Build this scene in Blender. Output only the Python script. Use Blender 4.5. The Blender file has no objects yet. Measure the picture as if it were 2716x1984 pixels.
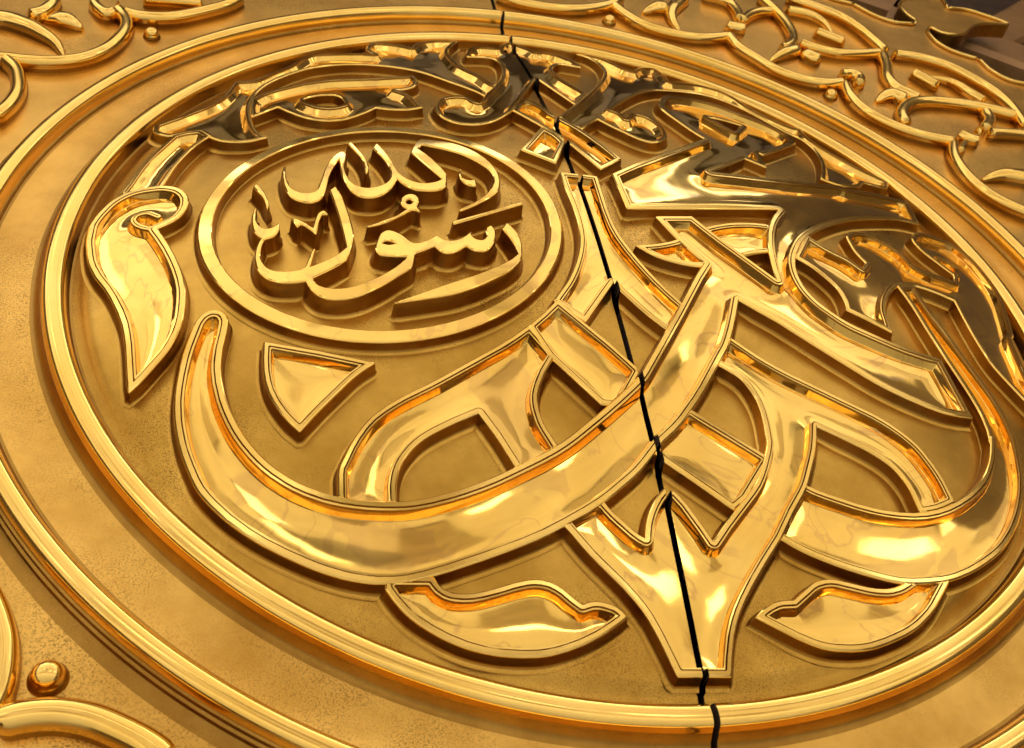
import bpy, math, random
import numpy as np
from mathutils import Vector, Matrix
from mathutils.geometry import delaunay_2d_cdt
random.seed(4)
scene = bpy.context.scene
col = scene.collection

# ---------------------------------------------------------------- camera, sky, sun, exposure
# The door stands in the world XZ plane and faces -Y.  Door coordinates (u right, v up, n out of the
# door) have the centre of the medallion as origin, and 1 = the radius of its inner ring.
S = 0.6                       # metres per ring radius
HC = 2.62                     # height of the medallion's centre above the pavement
def W(u, v, n):
    return (S * u, -S * n, HC + S * v)

CAM_R = [[0.9739937, -0.1439498, 0.1749707], [0.0272266, -0.6922862, -0.7211092], [0.2249333, 0.7071197, -0.6703631]]
CAM_C = [-0.623368, -1.686623, 1.292266]
FOCAL = 2859.062                # in pixels of a 2716 pixel wide frame
cam_data = bpy.data.cameras.new("camera")
cam_data.sensor_width = 36.0
cam_data.lens = FOCAL / 2716 * 36.0
cam_data.clip_start = 0.01
cam_data.clip_end = 500
cam_data.dof.use_dof = True
cam_data.dof.aperture_fstop = 11.0
cam = bpy.data.objects.new("camera", cam_data)
col.objects.link(cam)
def wdir(r):                  # door direction -> world direction
    return Vector((r[0], -r[2], r[1]))
rx, ry, rz = (wdir(r) for r in CAM_R)
cam.matrix_world = Matrix.Translation(Vector(W(*CAM_C))) @ Matrix(((rx.x, -ry.x, -rz.x), (rx.y, -ry.y, -rz.y), (rx.z, -ry.z, -rz.z))).to_4x4()
scene.camera = cam
cam_data.dof.focus_distance = 1.17
cam_data.dof.focus_distance = (Vector(W(-.1, -.25, .1)) - Vector(W(*CAM_C))).dot(rz)

SUN_EL, SUN_AZ = math.radians(52), math.radians(-28)     # the sun stands behind the door wall: the door is in shade
world = bpy.data.worlds.new("World")
scene.world = world
world.use_nodes = True
wn = world.node_tree.nodes
sky = wn.new("ShaderNodeTexSky")
sky.sky_type = 'NISHITA'
sky.sun_disc = False
sky.sun_elevation = SUN_EL
sky.sun_rotation = SUN_AZ
sky.dust_density = 4.0
sky.air_density = 1.0
sky.ozone_density = 1.0
wn["Background"].inputs[1].default_value = 0.15
# unseen cloud added over the whole sky, brightened to glint in the brass
wl = world.node_tree.links.new
wtc = wn.new("ShaderNodeTexCoord")
wnz = wn.new("ShaderNodeTexNoise"); wnz.inputs["Scale"].default_value = 2.6; wnz.inputs["Detail"].default_value = 6.0
wrp = wn.new("ShaderNodeValToRGB"); wrp.color_ramp.elements[0].position = 0.34; wrp.color_ramp.elements[1].position = 0.54
wmx = wn.new("ShaderNodeMix"); wmx.data_type = 'RGBA'; wmx.inputs[7].default_value = (24.0, 24.4, 25.4, 1)
wl(wtc.outputs["Generated"], wnz.inputs["Vector"]); wl(wnz.outputs[0], wrp.inputs[0]); wl(wrp.outputs[0], wmx.inputs[0])
wl(sky.outputs[0], wmx.inputs[6]); wl(wmx.outputs[2], wn["Background"].inputs[0])
sun_data = bpy.data.lights.new("sun", 'SUN')
sun_data.energy = 4.5
sun_data.angle = math.radians(0.5)
sun_data.color = (1.0, 0.95, 0.87)
sun = bpy.data.objects.new("sun", sun_data)
col.objects.link(sun)
sd = Vector((math.sin(SUN_AZ) * math.cos(SUN_EL), math.cos(SUN_AZ) * math.cos(SUN_EL), math.sin(SUN_EL)))  # towards the sun
sun.rotation_euler = sd.to_track_quat('Z', 'Y').to_euler()
sun.location = (0, 0, 12)
scene.view_settings.view_transform = 'Standard'
scene.view_settings.look = 'None'
scene.view_settings.exposure = EXPO = 0.24
scene.view_settings.gamma = 1
scene.cycles.max_bounces = 10
scene.cycles.glossy_bounces = 8
scene.cycles.caustics_reflective = False
scene.cycles.use_denoising = True

# ---------------------------------------------------------------- materials
def newmat(name):
    m = bpy.data.materials.new(name)
    m.use_nodes = True
    nt = m.node_tree
    return m, nt, nt.nodes["Principled BSDF"]

def node(nt, kind, **kw):
    n = nt.nodes.new(kind)
    for k, v in kw.items():
        if k.startswith('i_'):
            n.inputs[k[2:].replace('_', ' ')].default_value = v
        else:
            setattr(n, k, v)
    return n

def ramp(nt, fac, stops):
    r = nt.nodes.new("ShaderNodeValToRGB")
    while len(r.color_ramp.elements) < len(stops):
        r.color_ramp.elements.new(0.5)
    for e, (p, c) in zip(r.color_ramp.elements, stops):
        e.position = p
        e.color = (*c, 1) if len(c) == 3 else c
    nt.links.new(fac, r.inputs[0])
    return r

def brass(name, base, tone, rough, rough_var, bump_scale, bump_strength, speck=0.0, fine=0.0, wave2=0.0, swirl=0.0, coat=0.0):
    """polished or matt cast brass: slow hue drift, a hammered unevenness and, when matt, dark pitting"""
    m, nt, b = newmat(name)
    L = nt.links.new
    tc = node(nt, "ShaderNodeTexCoord")
    n1 = node(nt, "ShaderNodeTexNoise", i_Scale=9.0, i_Detail=5.0, i_Roughness=0.6, i_Distortion=0.6)
    L(tc.outputs["Object"], n1.inputs["Vector"])
    c = ramp(nt, n1.outputs[0], [(0.3, tone), (0.62, base)])
    colour = c.outputs[0]
    if swirl:                 # thin flow lines and clouds left by polish and lacquer
        n6 = node(nt, "ShaderNodeTexNoise", i_Scale=5.0, i_Detail=4.0, i_Roughness=0.5, i_Distortion=1.6)
        L(tc.outputs["Object"], n6.inputs["Vector"])
        r6 = ramp(nt, n6.outputs[0], [(0.36, (0, 0, 0)), (0.375, (1, 1, 1)), (0.39, (0, 0, 0)), (0.50, (0, 0, 0)), (0.508, (.8, .8, .8)), (0.516, (0, 0, 0)), (0.60, (0.0, 0.0, 0.0)), (0.61, (.55, .55, .55)), (0.75, (.2, .2, .2))])
        m6 = node(nt, "ShaderNodeMath", operation='MULTIPLY'); m6.inputs[1].default_value = swirl
        L(r6.outputs[0], m6.inputs[0])
        x6 = node(nt, "ShaderNodeMix", data_type='RGBA')
        L(m6.outputs[0], x6.inputs[0]); L(colour, x6.inputs[6]); x6.inputs[7].default_value = (0.72, 0.40, 0.10, 1)
        colour = x6.outputs[2]
    if speck:
        n2 = node(nt, "ShaderNodeTexNoise", i_Scale=650.0, i_Detail=2.0, i_Roughness=0.7)
        n3 = node(nt, "ShaderNodeTexNoise", i_Scale=3.2, i_Detail=4.0, i_Roughness=0.65)
        L(tc.outputs["Object"], n2.inputs["Vector"]); L(tc.outputs["Object"], n3.inputs["Vector"])
        r2 = ramp(nt, n2.outputs[0], [(0.50, (0, 0, 0)), (0.62, (1, 1, 1))])
        r3 = ramp(nt, n3.outputs[0], [(0.50, (0.02, 0.02, 0.02)), (0.68, (1, 1, 1))])
        mu = node(nt, "ShaderNodeMath", operation='MULTIPLY')
        L(r2.outputs[0], mu.inputs[0]); L(r3.outputs[0], mu.inputs[1])
        mu2 = node(nt, "ShaderNodeMath", operation='MULTIPLY'); mu2.inputs[1].default_value = speck
        L(mu.outputs[0], mu2.inputs[0])
        mx = node(nt, "ShaderNodeMix", data_type='RGBA')
        L(mu2.outputs[0], mx.inputs[0]); L(colour, mx.inputs[6]); mx.inputs[7].default_value = (0.12, 0.06, 0.018, 1)
        colour = mx.outputs[2]
        # broad brownish patina clouds
        n4 = node(nt, "ShaderNodeTexNoise", i_Scale=5.0, i_Detail=6.0, i_Roughness=0.7)
        L(tc.outputs["Object"], n4.inputs["Vector"])
        r4 = ramp(nt, n4.outputs[0], [(0.42, (0, 0, 0)), (0.70, (0.75, 0.75, 0.75))])
        mx2 = node(nt, "ShaderNodeMix", data_type='RGBA')
        L(r4.outputs[0], mx2.inputs[0]); L(colour, mx2.inputs[6]); mx2.inputs[7].default_value = (tone[0]*.7, tone[1]*.62, tone[2]*.5, 1)
        colour = mx2.outputs[2]
    L(colour, b.inputs["Base Color"])
    b.inputs["Metallic"].default_value = 1.0
    n5 = node(nt, "ShaderNodeTexNoise", i_Scale=26.0, i_Detail=4.0)
    L(tc.outputs["Object"], n5.inputs["Vector"])
    mr = node(nt, "ShaderNodeMapRange")
    mr.inputs["To Min"].default_value = max(rough - rough_var, 0.01); mr.inputs["To Max"].default_value = rough + rough_var
    L(n5.outputs[0], mr.inputs[0]); L(mr.outputs[0], b.inputs["Roughness"])
    nb = node(nt, "ShaderNodeTexNoise", i_Scale=bump_scale, i_Detail=2.0, i_Roughness=0.45, i_Distortion=0.8)
    L(tc.outputs["Object"], nb.inputs["Vector"])
    bp = node(nt, "ShaderNodeBump", i_Strength=bump_strength, i_Distance=0.01)
    L(nb.outputs[0], bp.inputs["Height"])
    out = bp.outputs[0]
    if wave2:
        nc = node(nt, "ShaderNodeTexNoise", i_Scale=bump_scale * 5, i_Detail=1.0, i_Roughness=0.4)
        L(tc.outputs["Object"], nc.inputs["Vector"])
        bq = node(nt, "ShaderNodeBump", i_Strength=wave2, i_Distance=0.004)
        L(nc.outputs[0], bq.inputs["Height"]); L(out, bq.inputs["Normal"]); out = bq.outputs[0]
    if fine:
        nf = node(nt, "ShaderNodeTexNoise", i_Scale=420.0, i_Detail=3.0, i_Roughness=0.7)
        L(tc.outputs["Object"], nf.inputs["Vector"])
        bf = node(nt, "ShaderNodeBump", i_Strength=fine, i_Distance=0.001)
        L(nf.outputs[0], bf.inputs["Height"]); L(out, bf.inputs["Normal"]); out = bf.outputs[0]
    L(out, b.inputs["Normal"])
    b.inputs["Coat Weight"].default_value = coat
    b.inputs["Coat Roughness"].default_value = 0.03
    return m

POLISHED = brass("polished_brass", (1.0, 0.63, 0.13), (0.91, 0.53, 0.085), 0.07, 0.03, 6.0, 0.13, swirl=0.9, coat=0.4, wave2=0.04)
RIM = brass("polished_rim", (0.98, 0.63, 0.16), (0.88, 0.53, 0.10), 0.14, 0.03, 9.0, 0.05)
MATT = brass("matt_brass", (0.80, 0.46, 0.10), (0.66, 0.36, 0.065), 0.32, 0.05, 10.0, 0.05, speck=0.9, fine=0.22)
FIELD = brass("aged_matt_brass", (0.68, 0.385, 0.068), (0.50, 0.268, 0.038), 0.29, 0.05, 10.0, 0.05, speck=1.0, fine=0.22)
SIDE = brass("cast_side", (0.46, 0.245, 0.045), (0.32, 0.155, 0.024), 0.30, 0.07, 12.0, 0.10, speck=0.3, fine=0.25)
def plain(name, c1, c2, rough, scale, metal=0.0, bump=0.1):
    m, nt, b = newmat(name)
    tc = node(nt, "ShaderNodeTexCoord")
    n = node(nt, "ShaderNodeTexNoise", i_Scale=scale, i_Detail=6.0, i_Roughness=0.6)
    nt.links.new(tc.outputs["Object"], n.inputs["Vector"])
    r = ramp(nt, n.outputs[0], [(0.3, c1), (0.7, c2)])
    nt.links.new(r.outputs[0], b.inputs["Base Color"])
    b.inputs["Roughness"].default_value = rough
    b.inputs["Metallic"].default_value = metal
    bp = node(nt, "ShaderNodeBump", i_Strength=bump, i_Distance=0.01)
    nt.links.new(n.outputs[0], bp.inputs["Height"]); nt.links.new(bp.outputs[0], b.inputs["Normal"])
    return m
WOOD = plain("brown_bronze", (0.26, 0.125, 0.04), (0.36, 0.18, 0.06), 0.42, 14, 0.3)
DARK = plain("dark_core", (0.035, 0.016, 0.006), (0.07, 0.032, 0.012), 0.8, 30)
GLINT_WHITE = plain("glint_white", (0.82, 0.82, 0.80), (0.86, 0.86, 0.85), 0.8, 3)  # white of the added panels and cornice that glint in the brass
MARBLE = plain("pale_marble", (0.60, 0.57, 0.52), (0.70, 0.67, 0.62), 0.5, 1.2)
STONE = plain("grey_stone", (0.36, 0.335, 0.30), (0.46, 0.43, 0.39), 0.8, 0.9)
PANE = plain("window_shade", (0.18, 0.15, 0.11), (0.26, 0.22, 0.17), 0.4, 1.5)
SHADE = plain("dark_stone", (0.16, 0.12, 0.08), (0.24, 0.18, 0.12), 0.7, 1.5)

# ---------------------------------------------------------------- helpers
def thing(name, label, cat, loc, kind=None, group=None):
    o = bpy.data.objects.new(name, None)
    col.objects.link(o)
    o.location = loc
    o.empty_display_size = 0.1
    o["label"] = label; o["category"] = cat
    if kind: o["kind"] = kind
    if group: o["group"] = group
    return o

def link_mesh(name, verts, faces, mats, parent=None, face_mats=None, smooth=True, angle=32, normals=None):
    """verts in world coordinates"""
    me = bpy.data.meshes.new(name)
    if parent is not None:
        pl = parent.location
        verts = [(v[0] - pl[0], v[1] - pl[1], v[2] - pl[2]) for v in verts]
    if normals is not None:   # every face gets corners of its own, so that its corner normals stay exact
        loops = [i for f in faces for i in f]
        verts = [verts[i] for i in loops]
        k = 0; own = []
        for f in faces: own.append(range(k, k + len(f))); k += len(f)
        faces = own
    me.from_pydata([tuple(map(float, v)) for v in verts], [], faces)
    for m in mats: me.materials.append(m)
    if face_mats is not None: me.polygons.foreach_set("material_index", face_mats)
    me.update()
    if smooth:
        me.polygons.foreach_set("use_smooth", [True] * len(me.polygons))
        if normals is None: me.set_sharp_from_angle(angle=math.radians(angle))
        else: me.normals_split_custom_set([(a, -c, b) for f in normals for a, b, c in f])
    o = bpy.data.objects.new(name, me)
    col.objects.link(o)
    if parent is not None: o.parent = parent
    return o

def zdome(x, y):              # the medallion's field swells towards its middle
    return 0.105 - 0.139 * (x * x + y * y)

GAP = 0.0050                  # half the joint between the two leaves
LEFT = thing("door_leaf", "gilt door leaf left of the dark joint, with the round framed script", "door", (-0.02, 0.12, HC - 1.6))
RIGHT = thing("door_leaf", "gilt door leaf right of the dark joint, with the lattice cut-out", "door", (0.02, 0.12, HC - 1.6))

def split_add(name, V, F, mats, FM, angle=32, label=None, cut_depth=-0.13, FN=None):
    """V: vertices in door coordinates. Cuts the piece at the joint, closes the cut with a side face and
    gives each half to its own leaf."""
    V = [tuple(map(float, v)) for v in V]
    made = []
    xs = [v[0] for v in V]
    for side, leaf in ((-1, LEFT), (1, RIGHT)):
        if side < 0 and min(xs) >= -GAP: continue
        if side > 0 and max(xs) <= GAP: continue
        x0 = side * GAP
        keep = [side * (v[0] - x0) >= 0 for v in V]
        if all(keep):
            v2, f2, m2, n2 = V, F, FM, FN
        else:
            v2 = []; f2 = []; m2 = []; n2 = []; idx = {}; cut = {}
            def vid(i):
                if i not in idx: idx[i] = len(v2); v2.append(V[i])
                return idx[i]
            def cid(i, j):
                k = (min(i, j), max(i, j))
                if k not in cut:
                    a, b = V[k[0]], V[k[1]]
                    t = (x0 - a[0]) / (b[0] - a[0])
                    cut[k] = len(v2); v2.append((x0, a[1] + (b[1] - a[1]) * t, a[2] + (b[2] - a[2]) * t))
                return cut[k]
            for fi, (f, fm) in enumerate(zip(F, FM)):
                ks = [keep[i] for i in f]
                fn = FN[fi] if FN else [(0, 0, 1)] * len(f)
                if all(ks): f2.append([vid(i) for i in f]); m2.append(fm); n2.append(fn); continue
                if not any(ks): continue
                poly = []; cuts = []; pn = []
                for a in range(len(f)):
                    i, j = f[a], f[(a + 1) % len(f)]
                    if keep[i]: poly.append(vid(i)); pn.append(fn[a])
                    if keep[i] != keep[j]:
                        c = cid(i, j); poly.append(c); cuts.append(c); pn.append(fn[a])
                if len(poly) >= 3: f2.append(poly); m2.append(fm); n2.append(pn)
                if len(cuts) == 2:      # side face of the leaf inside the joint
                    a, b = cuts
                    if v2[a][2] > cut_depth + .001 or v2[b][2] > cut_depth + .001:
                        c = len(v2); v2.append((x0, v2[b][1], cut_depth)); v2.append((x0, v2[a][1], cut_depth))
                        f2.append([a, b, c, c + 1]); m2.append(len(mats)); n2.append([(-side, 0, 0)] * 4)
        if not f2: continue
        o = link_mesh(name, [W(*v) for v in v2], f2, mats + [DARK], leaf, m2, angle=angle, normals=n2 if FN else None)
        if label: o["label"] = label
        made.append(o)
    return made

def smooth_path(pts, closed=True, step=0.006):
    """Catmull-Rom through the points; the third value marks a sharp corner"""
    n = len(pts)
    P = [np.array(p[:2], float) for p in pts]
    C = [len(p) > 2 and p[2] for p in pts]
    out = []
    for i in range(n if closed else n - 1):
        a, b = P[i], P[(i + 1) % n]
        L = np.linalg.norm(b - a)
        if L < 1e-6: continue
        p0 = P[i - 1] if (closed or i > 0) and not C[i] else a + (a - b) * 0.5
        p3 = P[(i + 2) % n] if (closed or i + 2 < n) and not C[(i + 1) % n] else b + (b - a) * 0.5
        # centripetal parametrisation
        d0 = max(np.linalg.norm(a - p0), 1e-5) ** .5; d1 = L ** .5; d2 = max(np.linalg.norm(p3 - b), 1e-5) ** .5
        m1 = d1 * ((a - p0) / d0 - (b - p0) / (d0 + d1) + (b - a) / d1)
        m2 = d1 * ((b - a) / d1 - (p3 - a) / (d1 + d2) + (p3 - b) / d2)
        if C[i]: m1 = b - a if C[(i + 1) % n] else 1.5 * (b - a) - 0.5 * m2
        if C[(i + 1) % n]: m2 = b - a if C[i] else 1.5 * (b - a) - 0.5 * m1
        k = max(1, int(math.ceil(L / step)))
        for j in range(k):
            t = j / k
            out.append((2*t**3 - 3*t*t + 1) * a + (t**3 - 2*t*t + t) * m1 + (-2*t**3 + 3*t*t) * b + (t**3 - t*t) * m2)
    if not closed: out.append(P[-1])
    return np.array(out)

def decimate(P, tol, closed=True):
    P = np.asarray(P)
    n = len(P)
    if n < 5: return P
    keep = np.zeros(n, bool)
    if closed:
        j = int(np.argmax(((P - P[0]) ** 2).sum(1)))
        keep[0] = keep[j] = True
        st = [(0, j), (j, n)]
    else:
        keep[0] = keep[-1] = True
        st = [(0, n - 1)]
    while st:
        a, b = st.pop()
        if b - a < 2: continue
        A, B = P[a], P[b % n]
        d = B - A; L = math.hypot(*d)
        Q = P[a + 1:b] - A
        e = np.abs(Q[:, 0] * d[1] - Q[:, 1] * d[0]) / L if L > 1e-9 else np.hypot(Q[:, 0], Q[:, 1])
        k = int(np.argmax(e))
        if e[k] > tol:
            k += a + 1; keep[k] = True; st += [(a, k), (k, b)]
    return P[keep]

CELL = 0.0024
def sdf_grid(loops, box, open_=None):
    """signed distance (inside positive) to closed loops on the shared grid; box = i0, j0, i1, j1"""
    i0, j0, i1, j1 = box
    X = (np.arange(i0, i1 + 1) * CELL).astype(np.float32); Y = (np.arange(j0, j1 + 1) * CELL).astype(np.float32)
    GX, GY = np.meshgrid(X, Y, indexing='ij')
    best = np.full(GX.shape, 1e3, np.float32); ins = np.zeros(GX.shape, bool)
    for lp in loops:
        n = len(lp)
        for k in range(n if open_ is None else n - 1):
            ax, ay = lp[k]; bx, by = lp[(k + 1) % n]
            dx, dy = bx - ax, by - ay
            L2 = dx * dx + dy * dy
            if L2 < 1e-12: continue
            # only grid points within 0.07 of the segment matter
            ia = max(int((min(ax, bx) - .07) / CELL) - i0, 0); ib = min(int((max(ax, bx) + .07) / CELL) - i0 + 1, GX.shape[0])
            ja = max(int((min(ay, by) - .07) / CELL) - j0, 0); jb = min(int((max(ay, by) + .07) / CELL) - j0 + 1, GX.shape[1])
            if ia < ib and ja < jb:
                gx = GX[ia:ib, ja:jb] - ax; gy = GY[ia:ib, ja:jb] - ay
                t = np.clip((gx * dx + gy * dy) / L2, 0, 1)
                d = (gx - t * dx) ** 2 + (gy - t * dy) ** 2
                np.minimum(best[ia:ib, ja:jb], d, out=best[ia:ib, ja:jb])
            if open_ is None and ay != by:
                lo, hi = (ay, by) if ay < by else (by, ay)
                rows = np.where((Y > lo) & (Y <= hi))[0]
                for r in rows:
                    xc = ax + (Y[r] - ay) / dy * dx
                    ins[:, r] ^= X < xc
    d = np.sqrt(np.minimum(best, 0.0049))
    return np.where(ins, d, -d) if open_ is None else d

def contour(G, level, box):
    """marching squares -> closed loops (points in door coordinates)"""
    i0, j0 = box[:2]
    B = G > level
    c = B[:-1, :-1].astype(int) + 2 * B[1:, :-1] + 4 * B[1:, 1:] + 8 * B[:-1, 1:]
    I, J = np.where((c > 0) & (c < 15))
    def pt(key):
        i, j, d = key
        if d == 0: a, b = G[i, j], G[i + 1, j]; t = (level - a) / (b - a); return ((i + t + i0) * CELL, (j + i0 * 0 + j0) * CELL)
        a, b = G[i, j], G[i, j + 1]; t = (level - a) / (b - a); return ((i + i0) * CELL, (j + t + j0) * CELL)
    nxt = {}
    T = {1: ((3, 0),), 2: ((0, 1),), 3: ((3, 1),), 4: ((1, 2),), 5: ((3, 0), (1, 2)), 6: ((0, 2),), 7: ((3, 2),), 8: ((2, 3),), 9: ((2, 0),), 10: ((0, 1), (2, 3)), 11: ((2, 1),), 12: ((1, 3),), 13: ((1, 0),), 14: ((0, 3),)}
    for i, j in zip(I.tolist(), J.tolist()):
        E = {0: (i, j, 0), 1: (i + 1, j, 1), 2: (i, j + 1, 0), 3: (i, j, 1)}
        for a, b in T[int(c[i, j])]: nxt[E[a]] = E[b]
    loops = []
    while nxt:
        s, e = nxt.popitem(); lp = [s]
        while e != s and e in nxt:
            lp.append(e); e = nxt.pop(e)
        if e == s and len(lp) > 5: loops.append(np.array([pt(k) for k in lp]))
    return loops

def sample(G, box, P):
    x = P[:, 0] / CELL - box[0]; y = P[:, 1] / CELL - box[1]
    i = np.clip(np.floor(x).astype(int), 0, G.shape[0] - 2); j = np.clip(np.floor(y).astype(int), 0, G.shape[1] - 2)
    fx = np.clip(x - i, 0, 1); fy = np.clip(y - j, 0, 1)
    return (G[i, j] * (1 - fx) + G[i + 1, j] * fx) * (1 - fy) + (G[i, j + 1] * (1 - fx) + G[i + 1, j + 1] * fx) * fy

STYLE = {   # rim width, slope width, depth of the channel
    'big': (0.0145, 0.0075, 0.0185),
    'mid': (0.0118, 0.0055, 0.0175),
    'top': (0.0095, 0.0120, 0.0165),
}
def profile(style, h):
    """distance from the outline -> height above the field"""
    if style in ('flat', 'script'):
        return [0, .0018, 1], [h - .0012, h, h]
    w, s, d = STYLE[style]
    g = w * 0.62
    return ([0, .0018, g, g + .0011, g + .0022, w, w + .0014, w + s * .85, w + s, w + s + .03, 1],
            [h - .0014, h, h, h - .0030, h - .0012, h - .0014, h - .0050, h - d * .93, h - d, h - d - .0012, h - d - .0012])

def wflip(lp, k, k2, e):
    """does the side quad along this edge wind the wrong way round"""
    d = lp[k2] - lp[k]
    return d[0] * e[1] - d[1] * e[0] < 0

GRIDS = {}
def relief(pid, name, style, h, outline, holes, ridges, over, label, exact=False):
    loops = [decimate(smooth_path(q) if not exact else np.array(q), 0.00025) for q in [outline] + holes]
    A = np.vstack(loops)
    box = (int(A[:, 0].min() / CELL) - 6, int(A[:, 1].min() / CELL) - 6, int(A[:, 0].max() / CELL) + 6, int(A[:, 1].max() / CELL) + 6)
    G = sdf_grid(loops, box)
    GRIDS[pid] = (G, box)
    w = STYLE[style][0] if style in STYLE else 0
    R = G.copy(); H = G.copy()          # R: extent of the piece, H: distance that sets its height
    for o in over:
        go, bo = GRIDS[o]
        a0, b0 = max(box[0], bo[0]), max(box[1], bo[1]); a1, b1 = min(box[2], bo[2]), min(box[3], bo[3])
        if a0 > a1 or b0 > b1: continue
        sl = (slice(a0 - box[0], a1 - box[0] + 1), slice(b0 - box[1], b1 - box[1] + 1))
        sub = -go[a0 - bo[0]:a1 - bo[0] + 1, b0 - bo[1]:b1 - bo[1] + 1]
        R[sl] = np.minimum(R[sl], sub); H[sl] = np.minimum(H[sl], sub + w)
    for line, rad in ridges:
        pl = smooth_path(line, closed=False)
        D = sdf_grid([pl], box, open_=True)
        H = np.minimum(H, D - rad + w)
    px, pz = profile(style, h)
    levels = [q for q in px[1:-1] if q > 0]
    pts = []; edges = []
    walls = contour(R, 0.0, box)
    def add_loop(lp, tol):
        lp = decimate(lp, tol)
        if len(lp) < 3: return None
        b = len(pts); pts.extend(map(tuple, lp)); n = len(lp)
        edges.extend([(b + k, b + (k + 1) % n) for k in range(n)])
        return lp
    wl = [q for q in (add_loop(lp, 0.0003) for lp in walls) if q is not None]
    Hc = np.where(R > 0.0012, H, -1.0).astype(np.float32)
    for lv in levels:
        Q = np.minimum(H - lv, R - 0.0010)
        for lp in contour(Q, 0.0, box):
            if len(lp) > 8: add_loop(lp, 0.00045)
    sx = np.arange(box[0] * CELL, box[2] * CELL, 0.010)
    sy = np.arange(box[1] * CELL, box[3] * CELL, 0.010)
    gx, gy = np.meshgrid(sx, sy); g = np.c_[gx.ravel(), gy.ravel()]
    rr = sample(R, box, g)
    pts.extend(map(tuple, g[rr > 0.004]))
    res = delaunay_2d_cdt([Vector(p) for p in pts], edges, [], 0, 1e-5)
    V2 = np.array([tuple(p) for p in res[0]]); F2 = [list(f) for f in res[2]]
    cen = np.array([V2[f].mean(0) for f in F2])
    inside = sample(R, box, cen) > -0.00005
    # triangles of the hull outside the outline are dropped
    hv = np.interp(sample(H, box, V2), px, pz)
    Z = zdome(V2[:, 0], V2[:, 1]) + hv
    V = [(x, y, z) for (x, y), z in zip(V2, Z)]
    F = []; FM = []; FN = []
    hc = sample(H, box, cen)
    HV = sample(H, box, V2); s_w = STYLE[style][1] if style in STYLE else 0
    gx_, gy_ = np.gradient(H, CELL)
    gl = np.maximum(np.hypot(gx_, gy_), 0.95); gx_ = gx_ / gl; gy_ = gy_ / gl
    if style in STYLE:        # soft dishing of the channel floor, smoothed so that it has no crease along its middle
        sf = -0.15 * np.clip(1 - np.maximum(H - w - s_w, 0) / 0.045, 0, 1) ** 1.5
        fx_, fy_ = sf * gx_, sf * gy_
        for _ in range(14):
            for fld in (fx_, fy_):
                fld[1:-1] = (fld[:-2] + fld[1:-1] + fld[2:]) / 3
                fld[:, 1:-1] = (fld[:, :-2] + fld[:, 1:-1] + fld[:, 2:]) / 3
        FXv, FYv = sample(fx_, box, V2), sample(fy_, box, V2)
    GXv = sample(gx_, box, V2); GYv = sample(gy_, box, V2)
    pxa, pza = np.array(px), np.array(pz)
    slope = (pza[1:] - pza[:-1]) / (pxa[1:] - pxa[:-1])
    for f, ok, c in zip(F2, inside, hc):
        if ok:
            a, b_, c_ = (V2[k] for k in f)
            if (b_[0] - a[0]) * (c_[1] - a[1]) - (b_[1] - a[1]) * (c_[0] - a[0]) < 0: f = f[::-1]
            F.append(f); FM.append(0 if (style in STYLE and c > w) else 1)
            k = int(np.clip(np.searchsorted(pxa, c) - 1, 0, len(slope) - 1)); sl_ = slope[k]
            if style in STYLE and k in (2, 3, 5): FM[-1] = 2       # the chased line round the rim is given the darker side colour
            fn = []
            for q in f:
                if style in STYLE and c > w + s_w:
                    nx = -FXv[q] + .278 * V2[q][0]; ny = -FYv[q] + .278 * V2[q][1]
                else:
                    nx = -sl_ * GXv[q] + .278 * V2[q][0]; ny = -sl_ * GYv[q] + .278 * V2[q][1]
                L_ = math.sqrt(nx * nx + ny * ny + 1); fn.append((nx / L_, ny / L_, 1 / L_))
            FN.append(fn)
    # cast sides, slightly flared towards the field
    for lp in wl:
        n = len(lp)
        e = np.roll(lp, -1, 0) - lp; e /= np.maximum(np.hypot(e[:, 0], e[:, 1]), 1e-9)[:, None]
        nr = np.c_[-e[:, 1], e[:, 0]]
        nn = nr + np.roll(nr, 1, 0); L = np.maximum(np.hypot(nn[:, 0], nn[:, 1]), .7); nn = nn / L[:, None]
        # point away from the inside
        tst = sample(R, box, lp + nn * .004)
        sg = -1 if (tst > 0).mean() > .5 else 1
        nn *= sg
        b = len(V)
        z = zdome(lp[:, 0], lp[:, 1])
        ztop = np.interp(np.maximum(sample(H, box, lp), 0), px, pz) + z
        rows = [(lp, ztop), (lp + nn * .0012, np.minimum(ztop, z + h) - .0022), (lp + nn * .0038, z + .0065), (lp + nn * .0070, z + .0018), (lp + nn * .0125, z - .0012)]
        for p, zz in rows: V.extend([(a, c, d) for (a, c), d in zip(p, zz)])
        en = nr * (1 if (nr * nn).sum() > 0 else -1)         # normal of the side that starts at each point
        zrow = (1.2, .2, .3, 1.6, 12.0)
        for r in range(4):
            for k in range(n):
                k2 = (k + 1) % n; kp = (k - 1) % n
                A_, B_ = en[k], en[k]
                if en[k].dot(en[kp]) > .80: A_ = en[k] + en[kp]
                if en[k].dot(en[k2]) > .80: B_ = en[k] + en[k2]
                fn = []
                for q, z_ in ((A_, zrow[r]), (B_, zrow[r]), (B_, zrow[r + 1]), (A_, zrow[r + 1])):
                    L_ = math.hypot(*q); x_, y_ = q / L_
                    L_ = math.sqrt(1 + z_ * z_); fn.append((x_ / L_, y_ / L_, z_ / L_))
                quad = [b + r * n + k, b + r * n + k2, b + (r + 1) * n + k2, b + (r + 1) * n + k]
                qn = fn
                if wflip(lp, k, k2, en[k]): quad = quad[::-1]; qn = qn[::-1]
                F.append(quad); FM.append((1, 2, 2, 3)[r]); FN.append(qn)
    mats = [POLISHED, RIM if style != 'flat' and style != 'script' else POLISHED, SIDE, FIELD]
    return split_add(name, V, F, mats, FM, angle=38, label=label, FN=FN)

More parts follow.
